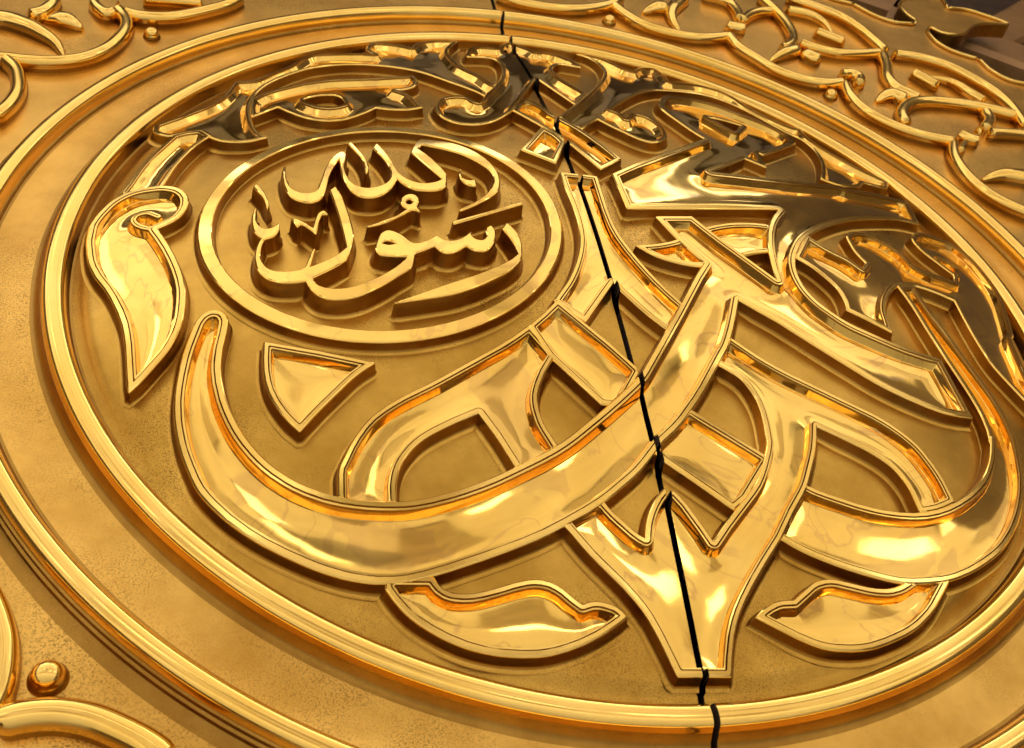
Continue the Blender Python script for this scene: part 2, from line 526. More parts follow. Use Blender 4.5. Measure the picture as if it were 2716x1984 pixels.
def revolve(name, prof, mats, fm=None, seg=360, label=None, angle=40):
    """ring about the medallion's centre; prof = (radius, height, material)"""
    V = []; F = []; FM = []
    k = len(prof)
    for a in range(seg):
        c, s = math.cos(2 * math.pi * (a + .5) / seg), math.sin(2 * math.pi * (a + .5) / seg)
        V.extend([(p[0] * c, p[0] * s, p[1]) for p in prof])
    for a in range(seg):
        b = (a + 1) % seg
        for i in range(k - 1):
            F.append([a * k + i, a * k + i + 1, b * k + i + 1, b * k + i]); FM.append(prof[i][2])
    return split_add(name, V, F, mats, FM, label=label, angle=angle)

# ---------------------------------------------------------------- medallion field, rings and the plain of the door
ZB, ZG = -0.036, -0.045
prof = [(r, zdome(r, 0), 0) for r in np.linspace(0.0001, .93, 32)]
prof += [(.940, -.0205, 0), (.950, -.0275, 0), (.958, -.0315, 0), (.966, -.033, 0)]
revolve("medallion_field", prof, [FIELD])
def bead(r, w, z, n=9, lift=.014):
    return [(r - w * math.cos(math.pi * i / n), z + lift * math.sin(math.pi * i / n), 0) for i in range(n + 1)]
inner = [(.966, -.033, 1), (.9705, -.032, 1), (.9735, -.027, 1), (.9750, -.012, 0)] + bead(.995, .0185, -.009, 10, .011) + [(1.0155, -.013, 0), (1.0165, -.0165, 1), (1.019, -.020, 1), (1.023, -.030, 1), (1.030, -.0355, 1), (1.036, ZB, 1)]
revolve("inner_ring", inner, [RIM, SIDE])
revolve("ring_band", [(1.036, ZB, 0), (1.06, ZB - .0022, 0), (1.085, ZB - .003, 0), (1.105, ZB - .0015, 0), (1.114, ZB, 0)], [MATT])
outer = [(1.114, ZB, 1), (1.119, ZB + .001, 1), (1.1205, ZB + .006, 1), (1.1235, ZB + .008, 0), (1.1265, -.012, 0)] + bead(1.1445, .0165, -.009, 10, .011) + \
        [(1.1625, -.013, 0), (1.1635, -.018, 1), (1.167, -.0195, 1), (1.168, -.0265, 1), (1.172, -.0285, 1), (1.1735, -.0355, 1), (1.180, -.0400, 1), (1.186, -.0425, 1), (1.192, ZG, 1)]
revolve("outer_ring", outer, [RIM, SIDE])

EDGE = [(1.1438,1.7526,1), (1.1966,1.6059), (1.2751,1.5728,1), (1.3224,1.5028), (1.3819,1.4645), (1.4604,1.4686,1), (1.4733,1.4912), (1.4606,1.5488), (1.4655,1.6064), (1.4982,1.656), (1.5797,1.7291), (1.6587,1.7812), (1.6792,1.7201), (1.6645,1.6331,1), (1.7419,1.636), (1.7941,1.6099), (1.8443,1.5751), (1.8671,1.5512,1), (1.7556,1.5354), (1.7031,1.5059), (1.6311,1.4362), (1.5794,1.4157), (1.5367,1.4233), (1.5116,1.457,1), (1.4891,1.4288), (1.4827,1.3529), (1.5076,1.3001), (1.5643,1.2626), (1.5928,1.2544,1), (1.5989,1.184), (1.6335,1.1275), (1.6854,1.1108), (1.7795,1.103,1)]
edge = smooth_path(EDGE, closed=False, step=.012)
edge = decimate(edge, .0006, closed=False)
seg = 240
circ = [(1.192 * math.cos(2 * math.pi * (a + .5) / seg), 1.192 * math.sin(2 * math.pi * (a + .5) / seg)) for a in range(seg)]
pts = [tuple(p) for p in circ]
ed = [(k, (k + 1) % seg) for k in range(seg)]
b = len(pts)
outline = [tuple(p) for p in edge] + [(2.4, -1.9), (-2.2, -1.9), (-2.2, 2.1), (1.1, 2.1)]
pts += outline
ed += [(b + k, b + (k + 1) % len(outline)) for k in range(len(outline))]
res = delaunay_2d_cdt([Vector(p) for p in pts], ed, [], 0, 1e-5)
V2 = np.array([tuple(p) for p in res[0]])
def in_poly(p, poly):
    c = False; n = len(poly)
    for i in range(n):
        (x1, y1), (x2, y2) = poly[i], poly[(i + 1) % n]
        if (y1 > p[1]) != (y2 > p[1]) and p[0] < (x2 - x1) * (p[1] - y1) / (y2 - y1) + x1: c = not c
    return c
F = [list(f) for f in res[2] if in_poly(V2[list(f)].mean(0), outline) and math.hypot(*V2[list(f)].mean(0)) > 1.1915 * math.cos(math.pi / seg)]
V = [(x, y, ZG) for x, y in V2]; FM = [0] * len(F)
# the sawn edge of the sheet, 5 cm deep
for k in range(len(edge) - 1):
    (x1, y1), (x2, y2) = edge[k], edge[k + 1]
    b = len(V); V += [(x1, y1, ZG), (x2, y2, ZG), (x2, y2, ZG - .045), (x1, y1, ZG - .045)]
    F.append([b, b + 1, b + 2, b + 3]); FM.append(1)
split_add("door_panel", V, F, [MATT, SIDE], FM)

# ---------------------------------------------------------------- rods of the vine ornament
def tube(name, path, rad, taper='', z0=None, mats=None, label=None, zfun=None, squash=1.0, round_ends=True):
    P = smooth_path([(x, y) for x, y in path], closed=False, step=.010)
    n = len(P)
    T = np.gradient(P, axis=0); T /= np.hypot(T[:, 0], T[:, 1])[:, None]
    N = np.c_[-T[:, 1], T[:, 0]]
    s = np.r_[0, np.cumsum(np.hypot(*(P[1:] - P[:-1]).T))]
    L = s[-1]
    V = []; F = []; FM = []
    K = 12
    rr = np.full(n, rad)
    if 'e' in taper: rr = rr * np.clip((L - s) / (L * (.8 if 's' not in taper else .55)), 0.03, 1) ** .5
    if 's' in taper: rr = rr * np.clip(s / (L * (.8 if 'e' not in taper else .55)), 0.03, 1) ** .5
    if round_ends:
        if 'e' not in taper: rr = rr * np.sqrt(np.clip((L - s) / rad * 1.6 + .12, 0, 1))
        if 's' not in taper: rr = rr * np.sqrt(np.clip(s / rad * 1.6 + .12, 0, 1))
    for i in range(n):
        r = rr[i]; f = min(1.0, r / rad + .15)
        base = z0
        sec = [(-1.12, 0), (-1.0, .30), (-.98, .52), (-.90, .70), (-.68, .87), (-.36, .97), (0, 1.0), (.36, .97), (.68, .87), (.90, .70), (.98, .52), (1.0, .30), (1.12, 0)]
        for a, h in sec:
            q = P[i] + N[i] * a * r
            V.append((q[0], q[1], base - .001 + h * squash * f * .034))
    m = 13
    for i in range(n - 1):
        for k in range(m - 1):
            F.append([i * m + k, (i + 1) * m + k, (i + 1) * m + k + 1, i * m + k + 1]); FM.append(1 if k in (0, m - 2) else 0)
    for i, rev in ((0, 0), (n - 1, 1)):
        f = [i * m + k for k in range(m)]
        F.append(f[::-1] if rev else f); FM.append(0)
    return split_add(name, V, F, mats or [RIM, SIDE], FM, label=label, angle=50)

RODS = [
  ([(-1.2364,0.691), (-1.2025,0.6931), (-1.162,0.6907), (-1.105,0.6972), (-1.0499,0.7241), (-1.0078,0.7722), (-0.9837,0.8305), (-0.9725,0.8872), (-0.9764,0.9336), (-0.9907,0.969), (-1.0039,0.987)], 0.013, ''),
  ([(-1.2108,0.6915), (-1.183,0.6539), (-1.1671,0.6014), (-1.1611,0.5487), (-1.1684,0.4955), (-1.1809,0.4598), (-1.1909,0.4416)], 0.013, ''),
  ([(-0.9866,0.9759), (-0.953,0.9626), (-0.9042,0.9616), (-0.8564,0.9784), (-0.7926,1.0242), (-0.7436,1.0669), (-0.7074,1.1197)], 0.013, ''),
  ([(-1.2725,0.889), (-1.236,0.8865), (-1.1965,0.8669), (-1.1556,0.8373), (-1.1203,0.8021), (-1.0941,0.7483)], 0.019, 'e'),
  ([(-1.1974,0.9095), (-1.1705,0.9338), (-1.1549,0.9745), (-1.1511,1.0132)], 0.013, ''),
  ([(-1.1645,0.9148), (-1.1369,0.9159), (-1.1049,0.9086), (-1.0715,0.8908)], 0.021, 'se'),
  ([(-1.0615,1.0116), (-1.0446,0.9776), (-1.0229,0.9564), (-1.0086,0.9709)], 0.012, ''),
  ([(-1.0087,1.0011), (-0.9933,1.0085)], 0.014, ''),
  ([(-0.9486,1.0539), (-0.8957,1.0587), (-0.7981,1.0621)], 0.01, ''),
  ([(0.014,1.3108), (0.0665,1.2785), (0.1458,1.2616), (0.2298,1.2677), (0.3117,1.2983), (0.377,1.3428), (0.4089,1.3876)], 0.013, ''),
  ([(0.3722,1.3306), (0.3988,1.268), (0.4481,1.2066), (0.5246,1.1729), (0.6089,1.1675), (0.7028,1.1975)], 0.013, ''),
  ([(0.7057,1.2051), (0.7173,1.1301), (0.7535,1.0679), (0.7999,1.002), (0.8643,0.9661), (0.9303,0.9582), (0.9929,0.9732)], 0.013, ''),
  ([(0.9942,0.9655), (0.9848,0.8938), (1.001,0.8137), (1.0531,0.7476), (1.1196,0.7077), (1.2158,0.6864)], 0.013, ''),
  ([(1.2069,0.6725), (1.1784,0.6002), (1.1717,0.5139), (1.1919,0.4343), (1.2269,0.3862), (1.2775,0.3466)], 0.013, ''),
  ([(0.5591,1.2132), (0.5517,1.2826), (0.5625,1.3398), (0.5925,1.3935), (0.6307,1.4505)], 0.02, 's'),
  ([(0.7028,1.4777), (0.7773,1.4468), (0.7898,1.3826), (0.7806,1.3245)], 0.013, ''),
  ([(0.4691,1.3275), (0.5147,1.3519), (0.5538,1.3657)], 0.021, 's'),
  ([(0.7854,1.3164), (0.8296,1.3681), (0.8777,1.4008), (0.9217,1.4128)], 0.013, ''),
  ([(0.9137,1.5088), (0.9375,1.3973), (0.9409,1.3137), (0.9303,1.2389), (0.9075,1.1945), (0.8669,1.1559)], 0.014, ''),
  ([(0.7984,1.0791), (0.8499,1.1202), (0.92,1.1666)], 0.018, 's'),
  ([(0.9743,1.4345), (1.0412,1.4208), (1.0844,1.3826), (1.0975,1.3059)], 0.012, 'e'),
  ([(1.0269,1.3001), (1.0653,1.2717), (1.1065,1.2397)], 0.0135, ''),
  ([(0.9393,1.2072), (0.9787,1.1784), (1.049,1.1595), (1.1226,1.1705), (1.207,1.1933)], 0.012, ''),
  ([(1.014,1.5329), (1.1103,1.4757), (1.1656,1.4295), (1.2011,1.3608), (1.219,1.2883), (1.2344,1.2076)], 0.013, ''),
  ([(1.2126,1.19), (1.1951,1.1174), (1.164,1.0281), (1.1694,0.9708), (1.1936,0.9448), (1.2217,0.9182)], 0.015, ''),
  ([(0.9327,1.1519), (0.9529,1.1218), (0.9775,1.1096)], 0.02, ''),
  ([(1.254,1.1982), (1.3429,1.1891), (1.4211,1.1515), (1.4796,1.0766), (1.5145,1.0062), (1.5251,0.9289), (1.5117,0.8035)], 0.013, ''),
  ([(1.2688,1.0846), (1.2959,1.0477), (1.3222,1.0056)], 0.015, ''),
  ([(1.3181,1.0852), (1.3856,1.0497), (1.4122,0.9903), (1.4446,0.9356)], 0.012, 's'),
  ([(1.0747,0.9013), (1.1356,0.9349), (1.1763,0.9067)], 0.022, 's'),
  ([(1.1051,0.7642), (1.1197,0.8252), (1.1697,0.8825), (1.2352,0.9087), (1.3499,0.9121), (1.4346,0.8985), (1.5156,0.8687)], 0.015, ''),
  ([(1.4157,0.88), (1.4055,0.8325), (1.3603,0.7734)], 0.015, ''),
  ([(1.3596,0.755), (1.4202,0.7603), (1.5018,0.7612)], 0.013, ''),
  ([(1.2556,0.7361), (1.2725,0.7136), (1.3049,0.7004)], 0.014, ''),
  ([(1.3138,0.7519), (1.3336,0.7476)], 0.014, ''),
  ([(1.2478,0.6818), (1.2076,0.6313)], 0.009, ''),
  ([(1.2249,0.5173), (1.2925,0.5387), (1.3735,0.5323)], 0.021, 's'),
  ([(0.7181,1.2743), (0.7473,1.2671), (0.7813,1.261)], 0.015, ''),
  ([(1.0089,1.0244), (1.0443,1.035), (1.0625,1.0138), (1.0439,0.9743)], 0.014, ''),
  ([(-0.9994,-0.7222), (-0.9741,-0.7629), (-0.9553,-0.8021), (-0.9443,-0.8371), (-0.9388,-0.8762), (-0.9403,-0.911), (-0.9493,-0.9391)], 0.0135, ''),
  ([(-0.937,-0.9473), (-0.9038,-0.9392), (-0.8644,-0.9379), (-0.8231,-0.9477), (-0.7852,-0.9662), (-0.7518,-0.987), (-0.723,-1.011)], 0.0165, '')]
for path, rad, taper in RODS:
    tube("leaf_spray" if taper else "vine_scroll", path, rad * 1.27, taper, ZG)
# bright bead along the cut edge of the sheet
for a, b in [(0, 3), (2, 6), (5, 14), (13, 18), (17, 24), (23, 29), (28, 33)]:
    tube("edge_bead", [p[:2] for p in EDGE[a:b]], .0045, '', ZG, squash=.35)

def stud(x, y, r):
    V = []; F = []; FM = []
    prof = [(1.30, 0), (1.26, .004), (1.10, .009), (1.02, .012)] + [(math.cos(t), .012 + math.sin(t) * .85 * r) for t in np.linspace(0.15, math.pi / 2, 9)]
    n = 36
    for q, (rad, z) in enumerate(prof):
        for k in range(n):
            a = 2 * math.pi * k / n
            V.append((x + rad * r * math.cos(a), y + rad * r * math.sin(a), ZG - .0005 + z))
    for q in range(len(prof) - 1):
        for k in range(n):
            F.append([q * n + k, q * n + (k + 1) % n, (q + 1) * n + (k + 1) % n, (q + 1) * n + k]); FM.append(1 if q < 2 else 0)
    split_add("stud", V, F, [RIM, SIDE], FM, angle=60)
for s in [[-0.9128, 0.8929, 0.0165], [0.3429, 1.2403, 0.0165], [0.9339, 0.9097, 0.0165], [-0.8857, -0.8804, 0.0205]]: stud(*s)

# ---------------------------------------------------------------- the inscription
PIECES = [
  ('feather', 'curled_leaf', 'big', 0.026,
   [(-0.8319,-0.4051,1), (-0.8375,-0.371), (-0.8428,-0.3296), (-0.848,-0.2951), (-0.8578,-0.2495), (-0.8733,-0.2054), (-0.8942,-0.1579), (-0.9164,-0.1181), (-0.9327,-0.0779), (-0.9417,-0.0378), (-0.9462,-0.0087), (-0.9467,0.0145), (-0.9465,0.0421), (-0.9403,0.0648), (-0.9301,0.0892), (-0.9168,0.1126), (-0.898,0.1314), (-0.8781,0.1424), (-0.855,0.1466), (-0.822,0.1455), (-0.7976,0.1344), (-0.7824,0.1186), (-0.7727,0.0968), (-0.7706,0.0748), (-0.7742,0.0505), (-0.7852,0.0282), (-0.8042,0.0123), (-0.8214,0.0026,1), (-0.8106,-0.0194), (-0.7944,-0.0563), (-0.778,-0.1006), (-0.7653,-0.1441), (-0.7588,-0.1782), (-0.7571,-0.204), (-0.7566,-0.2275), (-0.7582,-0.259), (-0.765,-0.2929), (-0.7771,-0.3248), (-0.7955,-0.3545), (-0.8162,-0.3866)],
   [], [([(-0.8237,0.0038), (-0.8421,0.0094), (-0.8604,0.0246), (-0.8679,0.0424), (-0.8613,0.0564), (-0.8433,0.0588), (-0.8225,0.0422)], 0.0045)], [], 'curled feather-like leaf at the left end'),
  ('bar', 'letter_stroke', 'mid', 0.026,
   [(-0.0805,0.466,1), (-0.0576,0.4954,1), (-0.0249,0.4652), (-0.0067,0.4234,1), (0.0047,0.4075,1), (0.0455,0.3524), (0.086,0.277), (0.1092,0.225,1), (0.0519,0.1715,1), (0.0302,0.2173), (0.0076,0.2685,1), (-0.0203,0.3115), (-0.0508,0.3591,1), (-0.0964,0.424,1)],
   [], [], [], 'straight slanting letter stroke cut by the door joint'),
  ('kha', 'letter_stroke', 'top', 0.026,
   [(0.0081,0.4095,1), (0.038,0.4535), (0.0688,0.4972), (0.1089,0.5629), (0.154,0.6423), (0.187,0.7122), (0.2054,0.7724), (0.2103,0.8313), (0.201,0.8752), (0.1841,0.9047), (0.1658,0.9134,1), (0.2029,0.9223), (0.236,0.9124), (0.2636,0.8708), (0.2839,0.8306), (0.3026,0.8217,1), (0.3418,0.8787), (0.3866,0.9033), (0.3987,0.8614), (0.3946,0.7841,1), (0.4461,0.8063), (0.5075,0.8208), (0.5498,0.8123), (0.5809,0.7754), (0.5959,0.7102), (0.6181,0.6732), (0.6542,0.6427), (0.6859,0.6285), (0.7233,0.6342,1), (0.7209,0.5587), (0.7678,0.4838), (0.8124,0.448), (0.8576,0.4294), (0.8859,0.4128,1), (0.856,0.3676,1), (0.8142,0.3554), (0.7759,0.3526,1), (0.7473,0.3195), (0.6878,0.2935), (0.6577,0.2947), (0.6307,0.3022,1), (0.6639,0.3656), (0.6889,0.4379), (0.6937,0.4976), (0.6835,0.5402), (0.6611,0.5567), (0.64,0.5763), (0.6118,0.6143), (0.5764,0.6628), (0.537,0.7033), (0.4888,0.7216), (0.4319,0.7146), (0.3598,0.6899), (0.3195,0.6723), (0.2795,0.6416), (0.2561,0.619), (0.2167,0.5728), (0.1772,0.5215), (0.1496,0.4813,1), (0.1663,0.4682), (0.1751,0.4369,1), (0.1912,0.468), (0.2129,0.4787), (0.2359,0.4704), (0.2537,0.4445), (0.2599,0.4123), (0.2583,0.3756), (0.2487,0.3536,1), (0.22,0.3279), (0.2007,0.3239), (0.1763,0.3332), (0.1451,0.3625), (0.1282,0.3787), (0.1007,0.4133,1), (0.0769,0.3878), (0.0508,0.3504,1), (0.0171,0.3689,1)],
   [], [], ['bar'], 'long curved letter stroke running beside the ring'),
  ('ess', 'letter_stroke', 'top', 0.026,
   [(-0.1695,0.4599,1), (-0.1587,0.4746), (-0.1388,0.5201), (-0.1187,0.5544), (-0.0934,0.6172), (-0.079,0.6746), (-0.0734,0.7249), (-0.0784,0.7601), (-0.0916,0.7764), (-0.1169,0.7782), (-0.1492,0.7748,1), (-0.1493,0.7993), (-0.1373,0.843), (-0.1147,0.8735), (-0.0871,0.8811), (-0.0568,0.8839), (-0.0309,0.9336), (-0.0086,0.9612), (0.0082,0.9421), (0.0371,0.8991), (0.046,0.8767,1), (0.0685,0.8864), (0.1002,0.875), (0.1272,0.844), (0.145,0.8052), (0.1442,0.7748,1), (0.1247,0.7774), (0.0922,0.7816), (0.075,0.7641), (0.061,0.7338), (0.0588,0.7029), (0.0645,0.659), (0.0857,0.612), (0.1099,0.5673,1), (0.0629,0.4846,1), (0.0304,0.5595), (0.0066,0.6242,1), (0.0005,0.6404,1), (-0.0268,0.5801), (-0.0675,0.49), (-0.0805,0.466,1), (-0.0958,0.4241,1), (-0.1361,0.3713), (-0.1674,0.3476), (-0.2015,0.3389), (-0.2359,0.3466), (-0.2603,0.3715), (-0.2691,0.4032), (-0.2703,0.4298), (-0.2629,0.4521), (-0.2481,0.4784), (-0.218,0.4921), (-0.19,0.4873), (-0.1772,0.4655)],
   [], [], ['bar', 'kha'], 'S-shaped letter stroke crossing the door joint'),
  ('arm', 'letter_stroke', 'top', 0.026,
   [(-0.7415,0.3212,1), (-0.7204,0.3021), (-0.695,0.2926), (-0.6624,0.2898), (-0.64,0.2981), (-0.6287,0.3018,1), (-0.6429,0.3189), (-0.6551,0.3543), (-0.6632,0.4018), (-0.6665,0.4479), (-0.6643,0.4887), (-0.6587,0.5163), (-0.6472,0.5514), (-0.6284,0.587), (-0.6006,0.6215), (-0.5721,0.6487), (-0.5373,0.675), (-0.4992,0.6889), (-0.455,0.6962), (-0.411,0.6936), (-0.3673,0.6831), (-0.3243,0.6658), (-0.2823,0.6403), (-0.2503,0.6092), (-0.2217,0.578), (-0.1879,0.5452), (-0.1579,0.5101), (-0.1446,0.4821,1), (-0.0959,0.5663,1), (-0.1158,0.5727), (-0.1401,0.6292), (-0.1647,0.6681), (-0.1814,0.702), (-0.1914,0.7535), (-0.1941,0.7968), (-0.1847,0.8455), (-0.163,0.901), (-0.151,0.9271,1), (-0.1925,0.9248), (-0.2264,0.9159), (-0.2514,0.896), (-0.2706,0.8679), (-0.2816,0.8384,1), (-0.3033,0.8575), (-0.3336,0.8721), (-0.3707,0.8816,1), (-0.386,0.8651), (-0.3947,0.8288), (-0.3917,0.8055), (-0.3784,0.7775,1), (-0.4204,0.7864), (-0.4808,0.7887), (-0.5261,0.7834), (-0.5489,0.7633,1), (-0.5862,0.6969), (-0.6291,0.6504), (-0.6567,0.616), (-0.6847,0.6158), (-0.7056,0.6151,1), (-0.7114,0.5856), (-0.7195,0.5488), (-0.7355,0.5121), (-0.7607,0.4833), (-0.7909,0.4588), (-0.8232,0.4357), (-0.8553,0.4165), (-0.8634,0.4065,1), (-0.8628,0.3861), (-0.8508,0.3665), (-0.8292,0.351), (-0.8167,0.3523), (-0.7916,0.3563), (-0.7637,0.3564,1)],
   [], [], ['ess'], 'long upper letter stroke with a forked head'),
  ('neck', 'letter_stroke', 'top', 0.026,
   [(-0.9003,0.1398,1), (-0.8915,0.1648), (-0.8765,0.2207), (-0.8597,0.266), (-0.8395,0.3103), (-0.8196,0.3513,1), (-0.7926,0.3602), (-0.7635,0.3594,1), (-0.7439,0.3295,1), (-0.7654,0.3007), (-0.7847,0.2642), (-0.8049,0.2133), (-0.8229,0.1466), (-0.8369,0.1023,1), (-0.8768,0.0978,1)],
   [], [], ['feather', 'arm'], None),
  ('mim', 'letter_stroke', 'top', 0.026,
   [(-0.6637,0.4992,1), (-0.6413,0.5275), (-0.6004,0.5542), (-0.5447,0.5811), (-0.488,0.5949), (-0.4311,0.5964), (-0.3735,0.6011), (-0.3147,0.61), (-0.3014,0.6122,1), (-0.2938,0.5855), (-0.3021,0.5449), (-0.3254,0.5251), (-0.3483,0.5211,1), (-0.3249,0.4988), (-0.3093,0.4561), (-0.2983,0.4215,1), (-0.3328,0.4099), (-0.3707,0.4122), (-0.3984,0.4216,1), (-0.4285,0.3918), (-0.4694,0.3663), (-0.5088,0.3637), (-0.5477,0.3804), (-0.579,0.4099), (-0.6081,0.446,1), (-0.6395,0.4197), (-0.6614,0.4033,1), (-0.6661,0.4545)],
   [[(-0.5523,0.4782), (-0.5325,0.4942), (-0.5077,0.5001), (-0.4833,0.4948), (-0.4678,0.4713), (-0.4676,0.4437), (-0.4936,0.4318), (-0.5228,0.4415)]], [], ['arm'], None),
  ('diamond', 'letter_dot', 'mid', 0.026,
   [(-0.11,0.234,1), (-0.0448,0.3457,1), (-0.0193,0.3164), (-0.0045,0.2779,1), (-0.0436,0.1836,1)],
   [], [], [], 'diamond-shaped dot beside the door joint'),
  ('great', 'letter_stroke', 'big', 0.026,
   [(0.0721,0.1571,1), (0.1353,0.2099), (0.201,0.2603), (0.2767,0.3238), (0.3558,0.3892,1), (0.3336,0.4245), (0.3148,0.4665), (0.2962,0.511), (0.2902,0.5395), (0.2958,0.5739), (0.3121,0.6105), (0.3335,0.6407), (0.3621,0.6548), (0.4144,0.6648), (0.4825,0.6563), (0.5416,0.6223), (0.6022,0.5917), (0.6281,0.5661), (0.6454,0.5382), (0.6455,0.4929,1), (0.5647,0.4167), (0.502,0.3627,1), (0.4904,0.3675,1), (0.4893,0.3388), (0.4822,0.295,1), (0.458,0.3084), (0.4361,0.3195,1), (0.3765,0.2682), (0.3174,0.2202,1), (0.3941,0.2292), (0.5302,0.2505), (0.6834,0.2893), (0.6839,0.2865), (0.803,0.3075), (0.8919,0.319,1), (0.8725,0.2379), (0.8612,0.2023,1), (0.7977,0.192), (0.6997,0.155), (0.6223,0.1193), (0.5553,0.0773), (0.5011,0.0368), (0.4607,-0.002), (0.4291,-0.0465), (0.4098,-0.0841), (0.4006,-0.1211), (0.3998,-0.1522), (0.4049,-0.1786), (0.4168,-0.2031), (0.4344,-0.2233), (0.4659,-0.2507), (0.5091,-0.2701), (0.565,-0.2912), (0.6051,-0.3002), (0.6572,-0.3062,1), (0.6604,-0.3769), (0.6633,-0.4502,1), (0.6016,-0.4502), (0.5445,-0.4358), (0.4748,-0.4052), (0.4111,-0.361), (0.349,-0.312), (0.303,-0.2729), (0.2711,-0.2502), (0.2396,-0.2257,1), (0.2194,-0.2741), (0.1988,-0.3191), (0.1794,-0.3553), (0.1498,-0.3972), (0.1154,-0.4477), (0.08,-0.4934), (0.0436,-0.5347), (0.0112,-0.5631), (-0.0017,-0.578), (-0.0384,-0.6184), (-0.075,-0.6485), (-0.1098,-0.6741), (-0.1586,-0.7013), (-0.2053,-0.7242), (-0.2646,-0.7457), (-0.3217,-0.7625), (-0.3772,-0.7764), (-0.4177,-0.7828), (-0.4575,-0.7809), (-0.4837,-0.7752), (-0.5098,-0.7666), (-0.5449,-0.7504), (-0.5797,-0.7304), (-0.6246,-0.6999), (-0.6628,-0.6669), (-0.6926,-0.6339), (-0.7142,-0.6037), (-0.7287,-0.5711), (-0.7436,-0.5286), (-0.7522,-0.4924), (-0.7575,-0.457), (-0.7593,-0.4231), (-0.757,-0.377), (-0.7513,-0.3291), (-0.7432,-0.2922), (-0.7358,-0.2627), (-0.7244,-0.2465), (-0.7093,-0.2407), (-0.6935,-0.2468), (-0.6841,-0.264), (-0.6848,-0.2926), (-0.6898,-0.3303), (-0.6908,-0.3752), (-0.6826,-0.4271), (-0.6694,-0.47), (-0.6508,-0.5119), (-0.6244,-0.5533), (-0.596,-0.5855), (-0.5626,-0.6122), (-0.5214,-0.6342), (-0.4802,-0.6469), (-0.4389,-0.6538), (-0.3971,-0.655), (-0.3399,-0.6448), (-0.2806,-0.6255), (-0.2341,-0.6043), (-0.1861,-0.5806), (-0.1524,-0.5595), (-0.0987,-0.517), (-0.041,-0.4667), (-0.0028,-0.4288), (0.0208,-0.3945), (0.0522,-0.3472), (0.1087,-0.2615), (0.1403,-0.2109), (0.1732,-0.1595), (0.1971,-0.126,1), (0.1604,-0.062), (0.1315,0.0109,1), (0.2129,0.0248,1), (0.2554,-0.0414), (0.2997,-0.0977), (0.3436,-0.1519,1), (0.349,-0.1056), (0.3621,-0.0433), (0.3814,0.0119), (0.4083,0.0622), (0.4428,0.1063,1), (0.0751,0.0305,1)],
   [[(0.4178,0.5362,1), (0.4567,0.5391), (0.5046,0.528,1), (0.4651,0.4739,1)]], [], [], 'great sweeping letter with the large bowl'),
  ('eye', 'letter_stroke', 'mid', 0.026,
   [(0.0656,-0.0906,1), (0.1081,-0.0821), (0.1518,-0.0644), (0.1968,-0.032), (0.2465,-0.0024), (0.3042,0.0203), (0.3644,0.0321), (0.4084,0.0318,1), (0.376,-0.0586,1), (0.333,-0.0724), (0.2939,-0.09), (0.2298,-0.1266), (0.1827,-0.1391), (0.1375,-0.134), (0.0989,-0.1191)],
   [], [], ['great'], 'pointed oval stroke passing under the slanting letter'),
  ('cross', 'letter_stroke', 'mid', 0.026,
   [(-0.1191,-0.2545,1), (-0.0785,-0.3081), (-0.0375,-0.3624), (0.0021,-0.4183,1), (-0.0461,-0.4932,1), (-0.0811,-0.4897,1), (-0.1176,-0.439), (-0.1535,-0.3879,1), (-0.1795,-0.3186,1), (-0.1502,-0.2898)],
   [], [], ['great'], 'short straight band crossing between two strokes'),
  ('fly', 'letter_stroke', 'mid', 0.026,
   [(0.4751,0.0206,1), (0.4863,0.0105), (0.5127,-0.0146), (0.5498,-0.036), (0.5765,-0.0638,1), (0.596,-0.041,1), (0.5842,-0.0071), (0.5837,0.0279), (0.587,0.0515), (0.6012,0.0677), (0.6298,0.0806), (0.6662,0.0805), (0.7011,0.0624), (0.727,0.0327), (0.7366,-0.0053,1), (0.7699,-0.0164), (0.8094,-0.0199), (0.8383,-0.0247,1), (0.8507,0.0038,1), (0.8292,0.0293), (0.8038,0.061), (0.7919,0.0918), (0.7938,0.1168), (0.8181,0.1443), (0.842,0.1582), (0.889,0.1626), (0.9369,0.1536), (0.9685,0.1103), (0.9787,0.0456), (0.9738,-0.0236), (0.9459,-0.1049), (0.9194,-0.1723), (0.9062,-0.1877), (0.8922,-0.2463), (0.8827,-0.3057), (0.8851,-0.3447,1), (0.8494,-0.4053,1), (0.8314,-0.3699), (0.8166,-0.3423), (0.7948,-0.2934), (0.7884,-0.233), (0.7892,-0.1672), (0.796,-0.1029,1), (0.7635,-0.0934), (0.7271,-0.0867), (0.6982,-0.0854,1), (0.65,-0.0987,1), (0.6194,-0.1274), (0.5942,-0.1604), (0.5772,-0.1939), (0.5699,-0.2275), (0.5661,-0.2576,1), (0.5134,-0.2292), (0.4772,-0.2123,1), (0.4834,-0.1861), (0.4804,-0.1501), (0.4648,-0.1195), (0.4436,-0.0913), (0.4146,-0.0681,1)],
   [], [([(0.841,0.0638), (0.8694,0.0564), (0.8784,0.0369), (0.865,0.007)], 0.006)], ['great'], 'winged letter stroke at the right edge'),
  ('foot', 'letter_stroke', 'mid', 0.026,
